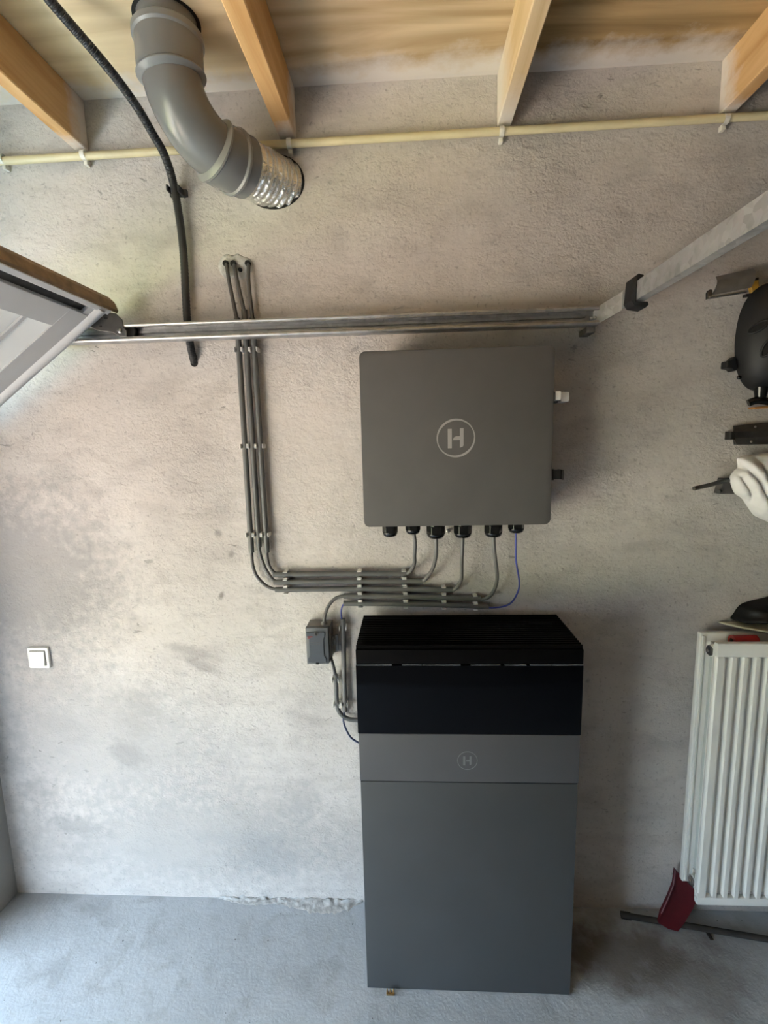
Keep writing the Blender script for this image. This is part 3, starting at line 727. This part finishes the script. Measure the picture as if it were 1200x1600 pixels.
# bar on the floor
a, c = Zp(972, 1429, .012), Zp(1290, 1482, .012)
b = BM(); cyl(b, (a.x, a.y, .0105), (c.x, c.y, .0105), .0102, 12)
t = thing('metal_bar', 'dirty brown pipe lying on the floor under the radiator', 'pipe', ((a.x+c.x)/2, (a.y+c.y)/2, 0)); obj('pipe', b, 'bar', t, 40)
dv = Vector((c.x-a.x, c.y-a.y, 0)).normalized(); q_ = Vector((a.x, a.y, .0105))
b = BM(); cyl(b, q_-dv*.004, q_+dv*.03, .0125, 12); obj('end_cap', b, 'bar', t, 40)
q_ = Zp(1105, 1452, .012); b = BM(); box(b, q_.x-.006, q_.x+.006, q_.y-.03, q_.y+.012, .0003, .004, .001); obj('tab', b, 'bar', t)

# ------------------------------------------------------------------ door rail
zt, zb_ = 2.1825, 2.128; xa, xb = -1.60, P(934, 497, .08).x
t = thing('door_rail', 'galvanised garage door rail running across the wall', 'rail', ((xa+xb)/2, -.07, zb_))
def railprof(x): return None
b = BM(); r_ = [(-.050, zb_+.006), (-.050, zt-.006), (-.056, zt), (-.082, zt), (-.090, zt-.005), (-.090, zt-.012), (-.0875, zt-.012), (-.0875, zt-.006), (-.081, zt-.0025), (-.057, zt-.0025), (-.0525, zt-.007),
     (-.0525, zb_+.007), (-.057, zb_+.0025), (-.081, zb_+.0025), (-.0875, zb_+.006), (-.0875, zb_+.014), (-.090, zb_+.014), (-.090, zb_+.005), (-.082, zb_), (-.056, zb_)]
def rz(x): return 0.0
prism(b, [(xa, y, z) for y, z in r_], (xb-xa, 0, 0)); obj('track', b, 'galv', t, 25)
b = BM(); tube(b, [(xa, -.0885, zb_+.006), (xb, -.0885, zb_+.006)], .0062, 10); obj('lower_lip', b, 'galv', t, 40)
b = BM(); tube(b, [(xa, -.0875, zt-.005), (xb, -.0875, zt-.005)], .0050, 10); obj('upper_lip', b, 'galv', t, 40)
b = BM(); box(b, xa, xb-.03, -.060, -.0535, zt-.026, zt-.016, .001, 1); obj('inner_rib', b, 'galv', t, 30)
p = P(929, 497, .055)
for dx in (0, -.010):
    b = BM(); lathe(b, (p.x+dx, -.052, p.z+.0005), (0, -1, 0), [(0, .0055), (.006, .0055), (.008, .003)], 12); obj('bolt', b, 'steel', t, 30)
# stub bracket to the wall
p = P(918, 518, .04); b = BM(); box(b, p.x-.014, p.x+.014, -.070, -.0005, p.z-.010, zb_+.001, .004)
obj('wall_bracket', b, 'bracket', t, 30)
for px in (560, 215):
    x = P(px, 500, .03).x; b = BM(); box(b, x-.02, x+.02, -.051, -.0005, zb_+.01, zt-.01, .002); obj('wall_bracket', b, 'galv', t, 30)
# cross bar from the end of the rail out over the garage
xk = .652; b = BM()
prism(b, [(xk, -.085, 2.172), (xk, -.085, 2.224), (xk+.003, -.085, 2.224), (xk+.003, -.085, 2.175), (xk+.028, -.085, 2.175), (xk+.028, -.085, 2.172)], (-.008, -2.7, -.008))
t = thing('cross_bar', 'galvanised angle bar from the rail end out towards the right', 'bar', (xk, -1.4, 2.165))
obj('angle_bar', b, 'galvbar', t, 20)
b = BM(); prism(b, [(xb-.004, -.0535, 2.130), (xb-.004, -.0535, 2.182), (xk+.002, -.088, 2.224), (xk+.002, -.088, 2.168)], (0, .003, 0), .0008, 1); obj('joint_plate', b, 'galvbar', t, 20)
b = BM(); yk = -.135
pts = [(xk-.012, 2.232), (xk+.002, 2.242), (xk+.016, 2.238), (xk+.016, 2.226), (xk-.002, 2.228), (xk-.003, 2.166), (xk+.030, 2.166), (xk+.034, 2.158), (xk+.026, 2.150), (xk-.006, 2.156), (xk-.016, 2.170)]
prism(b, [(x, yk, z) for x, z in pts], (0, -.050, 0), .002, 2); obj('rubber_buffer', b, 'blackrubber', t, 30)

# ------------------------------------------------------------------ up-and-over door
O = Vector((-.985, -.10, 2.180)); eu = Vector((-.812, 0, -.583)).normalized(); ev = Vector((0, -1, 0)); en = Vector((.583, 0, -.812)).normalized()
def D(u, v, w): return O + eu*u + ev*v + en*w     # w: towards the inside of the garage
DW = 2.46
def slab(u0, u1, v0, v1, w0, w1, bev=.0015):
    b = BM(); prism(b, [D(u0, v0, w0), D(u1, v0, w0), D(u1, v1, w0), D(u0, v1, w0)], en*(w1-w0), bev, 1); return b
t = thing('garage_door', 'white up-and-over garage door tilted open at the left', 'garage door', D(1.0, 1.2, 0))
obj('outer_skin', slab(-.068, 2.02, .006, DW-.006, -.050, -.030), 'doorout', t)
b = slab(-.022, .055, .02, DW-.02, -.032, .0)
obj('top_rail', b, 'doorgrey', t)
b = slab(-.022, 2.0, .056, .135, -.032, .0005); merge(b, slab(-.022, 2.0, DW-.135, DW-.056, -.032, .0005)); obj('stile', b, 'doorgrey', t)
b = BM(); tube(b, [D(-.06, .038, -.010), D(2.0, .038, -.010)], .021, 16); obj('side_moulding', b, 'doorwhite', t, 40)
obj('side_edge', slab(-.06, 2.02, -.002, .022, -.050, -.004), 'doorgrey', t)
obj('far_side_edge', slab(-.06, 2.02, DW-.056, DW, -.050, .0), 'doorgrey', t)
obj('top_lip', slab(-.070, -.052, .0, DW, -.032, .004), 'doorwhite', t)
obj('top_groove', slab(-.053, -.021, .075, DW-.02, -.032, -.012), 'groove', t)
obj('corner_plate', slab(-.053, -.021, .02, .080, -.032, -.001), 'doorgrey', t)
b = BM(); prism(b, [D(-.069, -.034, -.055), D(-.069, -.034, .001), D(-.078, -.034, -.002), D(-.085, -.034, -.03), D(-.080, -.034, -.055)], ev*(DW+.06), .001, 1); obj('top_seal', b, 'seal', t)
NP = 4                                            # inset panels down the door
for i in range(NP):
    u0 = .055+i*.49; u1 = u0+.42
    b = BM()                                      # sloping border then a flat field
    o_ = [(u0, .135), (u1, .135), (u1, DW-.135), (u0, DW-.135)]; i_ = [(u0+.004, .20), (u1-.045, .20), (u1-.045, DW-.20), (u0+.004, DW-.20)]
    vo = [b.verts.new(D(u, v, -.003)) for u, v in o_]; vi = [b.verts.new(D(u, v, -.020)) for u, v in i_]
    vb = [b.verts.new(D(u, v, -.031)) for u, v in o_]
    for k in range(4):
        j = (k+1) % 4; b.faces.new((vo[k], vo[j], vi[j], vi[k])); b.faces.new((vb[j], vb[k], vo[k], vo[j]))
    b.faces.new(vi); b.faces.new(vb[::-1])
    pn = obj('inset_panel', b, 'doorlight', t)
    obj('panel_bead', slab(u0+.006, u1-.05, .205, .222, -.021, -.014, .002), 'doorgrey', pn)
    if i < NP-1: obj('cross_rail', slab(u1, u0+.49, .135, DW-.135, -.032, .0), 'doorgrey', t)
# roller carrier at the corner
poly = [(139, 509), (150, 499), (163, 487), (182, 490), (192, 500), (194, 512), (199, 517), (199, 526), (187, 526), (178, 520), (152, 516)]
b = BM(); prism(b, [P(a_, b_, .092) for a_, b_ in poly], (0, -.004, 0), .0012, 1); rb = obj('roller_carrier', b, 'darksteel', t, 30)
p = P(187.5, 517, .096); b = BM(); lathe(b, p, (0, -1, 0), [(0, .007), (.004, .007), (.006, .004)], 14); obj('axle_bolt', b, 'steel', rb, 30)
for a_, b_, l in ((165, 497, .012), (157, 510, .009)):
    p = P(a_, b_, .0965); b = BM(); box(b, p.x-l/2, p.x+l/2, p.y, p.y+.002, p.z-.003, p.z+.003, .0008, 1); obj('slot', b, 'void', rb)
p = P(203, 515, .075); b = BM(); lathe(b, (p.x, -.058, zb_+.0315), (0, -1, 0), [(0, .018), (.003, .0205), (.018, .0205), (.021, .018)], 28); obj('roller', b, 'blackrubber', t, 30)

# ------------------------------------------------------------------ wall tools at the right
# curved metal tool holder
t = thing('tool_holder', 'grey curved metal holder with yellow strap high on the right wall', 'holder', P(1140, 465, .03))
b = BM(); n = 10; A0, A1 = P(1119, 432, .03), P(1177, 419, .03); B0, B1 = P(1112, 461, .075), P(1174, 449, .075)
for k in range(n):
    def at(e0, e1, s):
        q_ = e0.lerp(e1, s); q_ = q_.copy(); q_.y -= .016*math.sin(s*math.pi); return q_
    s0, s1 = k/n, (k+1)/n
    prism(b, [at(A0, B0, s0), at(A1, B1, s0), at(A1, B1, s1), at(A0, B0, s1)], (0, .003, 0))
obj('sheet', b, 'sheet', t, 40)
b = BM(); tube(b, [P(1108, 465, .080), P(1140, 460, .080), P(1166, 455, .080)], .0045, 10); obj('lip', b, 'steel', t, 40)
b = BM(); pp = [P(1106, 467, .078), P(1106, 457, .078), P(1109, 452, .078), P(1113.5, 452, .078), P(1113, 464, .078)]; prism(b, pp, (0, .012, 0), .001, 1); obj('end_tab', b, 'darksteel', t, 30)
b = BM(); box(b, P(1142, 446, .03).x-.012, P(1142, 446, .03).x+.02, -.04, -.0005, P(1142, 446, .03).z-.012, P(1142, 446, .03).z+.012, .002); obj('wall_mount', b, 'darksteel', t, 30)
b = BM(); prism(b, [P(1171, 440, .030), P(1186, 436, .030), P(1187, 452, .030), P(1177, 462, .030)], (0, .015, 0), .002, 1); obj('strap', b, 'yellow', t, 30)
b = BM(); prism(b, [P(1170, 436, .032), P(1186, 433, .032), P(1186, 437, .032), P(1171, 440, .032)], (0, .018, 0), .001, 1); obj('buckle', b, 'blackrubber', t, 30)
b = BM(); prism(b, [P(1166, 459, .032), P(1176, 458, .032), P(1176, 462, .032), P(1166, 463, .032)], (0, .018, 0), .001, 1); obj('buckle', b, 'blackrubber', t, 30)
b = BM(); prism(b, [P(1183, 437, .012), P(1215, 430, .012), P(1215, 444, .012), P(1183, 450, .012)], (0, .0115, 0), .001, 1); obj('back_strip', b, 'galvbar', t, 30)
# black vented shell
ol = closed_spline([P(a_, b_, .03) for a_, b_ in ((1200, 443), (1180, 452), (1164, 469), (1152, 497), (1146, 535), (1147, 568), (1153, 591), (1164, 606), (1179, 611), (1200, 609), (1232, 606), (1262, 592), (1280, 555), (1278, 500), (1258, 462), (1230, 445))], 4)
c_ = sum(ol, Vector())/len(ol)
t = thing('helmet', 'black rounded shell with oval vents hanging on the wall at the right edge', 'helmet', (c_.x, -.02, P(1180, 611, .03).z))
b = BM(); pillow(b, ol, .040, .095, 12, None, .55); obj('shell', b, 'shell', t, 60)
b = BM(); cyl(b, (c_.x, -.0005, c_.z+.05), (c_.x, -.045, c_.z+.05), .01); obj('hanging_peg', b, 'darksteel', t, 30)
def shell_depth(pt):                              # depth of the dome under a point
    best = 0
    for p_ in ol:
        pass
    dirv = Vector((pt.x-c_.x, 0, pt.z-c_.z)); best = 1e9
    for p_ in ol:
        e = Vector((p_.x-c_.x, 0, p_.z-c_.z)); k = dirv.dot(e)/e.length_squared
        off_ = (dirv-e*k).length
        if k > 0 and off_ < best: best, s = off_, k
    return .040+.095*max(0, 1-s*s)**.55
for (px, py, ru, rv, ang) in ((1185, 511, .026, .0115, 18), (1202, 541, .030, .013, 62)):
    q_ = P(px, py, .09); q_ = P(px, py, shell_depth(q_)); dd = -q_.y
    nrm = (Vector((q_.x, q_.y, q_.z)) - Vector((c_.x, -.01, c_.z))).normalized()
    a_ = Vector((math.cos(math.radians(ang)), 0, math.sin(math.radians(ang)))); a_ = (a_-nrm*a_.dot(nrm)).normalized(); b_ = nrm.cross(a_)
    ring = [q_ + a_*(ru*math.cos(k*math.pi/12)) + b_*(rv*math.sin(k*math.pi/12)) + nrm*.001 for k in range(24)]
    b = BM(); tube(b, ring+[ring[0]], .0036, 8, False); vt = obj('vent_rim', b, 'shell', t, 60)
    b = BM(); prism(b, [v-nrm*.004 for v in ring], nrm*.0042); obj('vent_opening', b, 'void', vt)
b = BM(); prism(b, [P(1150, 556, .05), P(1143, 563, .05), P(1136, 564, .05), P(1135, 575, .05), P(1143, 576, .05), P(1147, 580, .05), P(1153, 578, .05)], (0, .03, 0), .002, 1); obj('side_tab', b, 'shell', t, 30)
p = P(1154, 590, .045); b = BM(); lathe(b, p, (0, -1, 0), [(0, .006), (.006, .006), (.008, .004)], 14); obj('rivet', b, 'blackgloss', t, 30)
b = BM(); p = P(1189, 611, .05); p2 = P(1189, 629, .05)
lathe(b, (p.x, -.05, p.z+.012), (0, 0, -1), [(0, .021), (.016, .018), (p.z-p2.z-.002, .015), (p.z-p2.z+.004, .022)], 20); st = obj('stem', b, 'blackgloss', t, 40)
b = BM(); tube(b, spline([P(1169, 630, .05), P(1180, 626, .055), P(1192, 626, .055), P(1212, 630, .05)], 6), .0115, 14); obj('cross_knob', b, 'blackgloss', st, 50)
b = BM(); prism(b, [P(1178, 636, .045), P(1212, 633, .045), P(1212, 637, .045), P(1180, 639, .045)], (0, .03, 0), .001, 1); obj('orange_strip', b, 'orange', st, 30)
# octagonal bracket
t = thing('tool_bracket', 'dark faceted metal bracket on the right wall below the black shell', 'bracket', P(1170, 695, .03))
def oc(px, py, d): return P(px, py, d)
b = BM()
rows = [[(1150, 665, .015), (1145, 675, .04), (1145, 685, .04), (1151, 695, .015)], [(1255, 654, .015), (1255, 668, .04), (1255, 680, .04), (1255, 694, .015)]]
R0 = [b.verts.new(P(*q_)) for q_ in rows[0]]; R1_ = [b.verts.new(P(*q_)) for q_ in rows[1]]
K0 = [b.verts.new(Vector((v.co.x, -.001, v.co.z))) for v in (R0[0], R0[3])]; K1 = [b.verts.new(Vector((v.co.x, -.001, v.co.z))) for v in (R1_[0], R1_[3])]
for k in range(3): b.faces.new((R0[k], R0[k+1], R1_[k+1], R1_[k]))
b.faces.new((K0[0], R0[0], R1_[0], K1[0])); b.faces.new((R0[3], K0[1], K1[1], R1_[3]))
b.faces.new((K0[0], K0[1], R0[3], R0[2], R0[1], R0[0])); b.faces.new((R1_[0], R1_[1], R1_[2], R1_[3], K1[1], K1[0])); b.faces.new((K1[0], K1[1], K0[1], K0[0]))
obj('channel', b, 'darksteel', t)
b = BM(); box(b, P(1138, 680, .03).x, P(1146, 680, .03).x, -.04, -.012, P(1140, 687, .03).z, P(1140, 674.5, .03).z, .001, 1); obj('end_tab', b, 'blackrubber', t)
for q_ in ((1180, 667, .030), (1174, 690, .030)):
    p = P(*q_); b = BM(); lathe(b, p, (0, -1, 0), [(0, .004), (.002, .003)], 10); obj('rivet', b, 'steel', t, 30)
# hook pin and cloth
t = thing('wall_hook', 'dark metal hook with a long pin beside the white cloth', 'hook', P(1130, 772, .03))
b = BM(); pth = [P(1085.5, 763, .085), P(1108, 758, .065), P(1134, 751, .04), P(1150, 749, .03)]
tube(b, pth, .0068, 12); tube(b, [pth[0]+(pth[0]-pth[1]).normalized()*.004, pth[0]], .006, 12); obj('pin', b, 'darksteel', t, 50)
b = BM(); prism(b, [P(1131, 748, .035), P(1150, 748, .035), P(1153, 772, .035), P(1124, 772, .035)], (0, .033, 0), .002, 1); obj('base_plate', b, 'boxbody', t, 30)
b = BM(); cyl(b, P(1122, 768.5, .05), P(1127, 767, .02), .0065, 12); obj('stud', b, 'blackrubber', t, 40)
ol = closed_spline([P(a_, b_, .05) for a_, b_ in ((1154, 717), (1162, 713), (1176, 711), (1200, 708), (1240, 708), (1265, 740), (1270, 800), (1255, 835), (1225, 828), (1200, 815), (1181, 806), (1170, 792), (1161, 779), (1150, 771), (1144, 756), (1143, 745), (1150, 735), (1155, 730))], 5)
dirf = Vector((.88, 0, .47))
def folds(q, s):
    u = q.dot(dirf)*78 + 2.6*noise.noise(q*11); return .020*(abs(math.sin(u))**.6-.5) + .007*noise.noise(q*45)
b = BM(); pillow(b, ol, .045, .050, 40, folds, .45)
tag(obj('white_cloth', b, 'cloth', None, 180), 'crumpled white cloth hanging from the hook at the right edge', 'cloth')
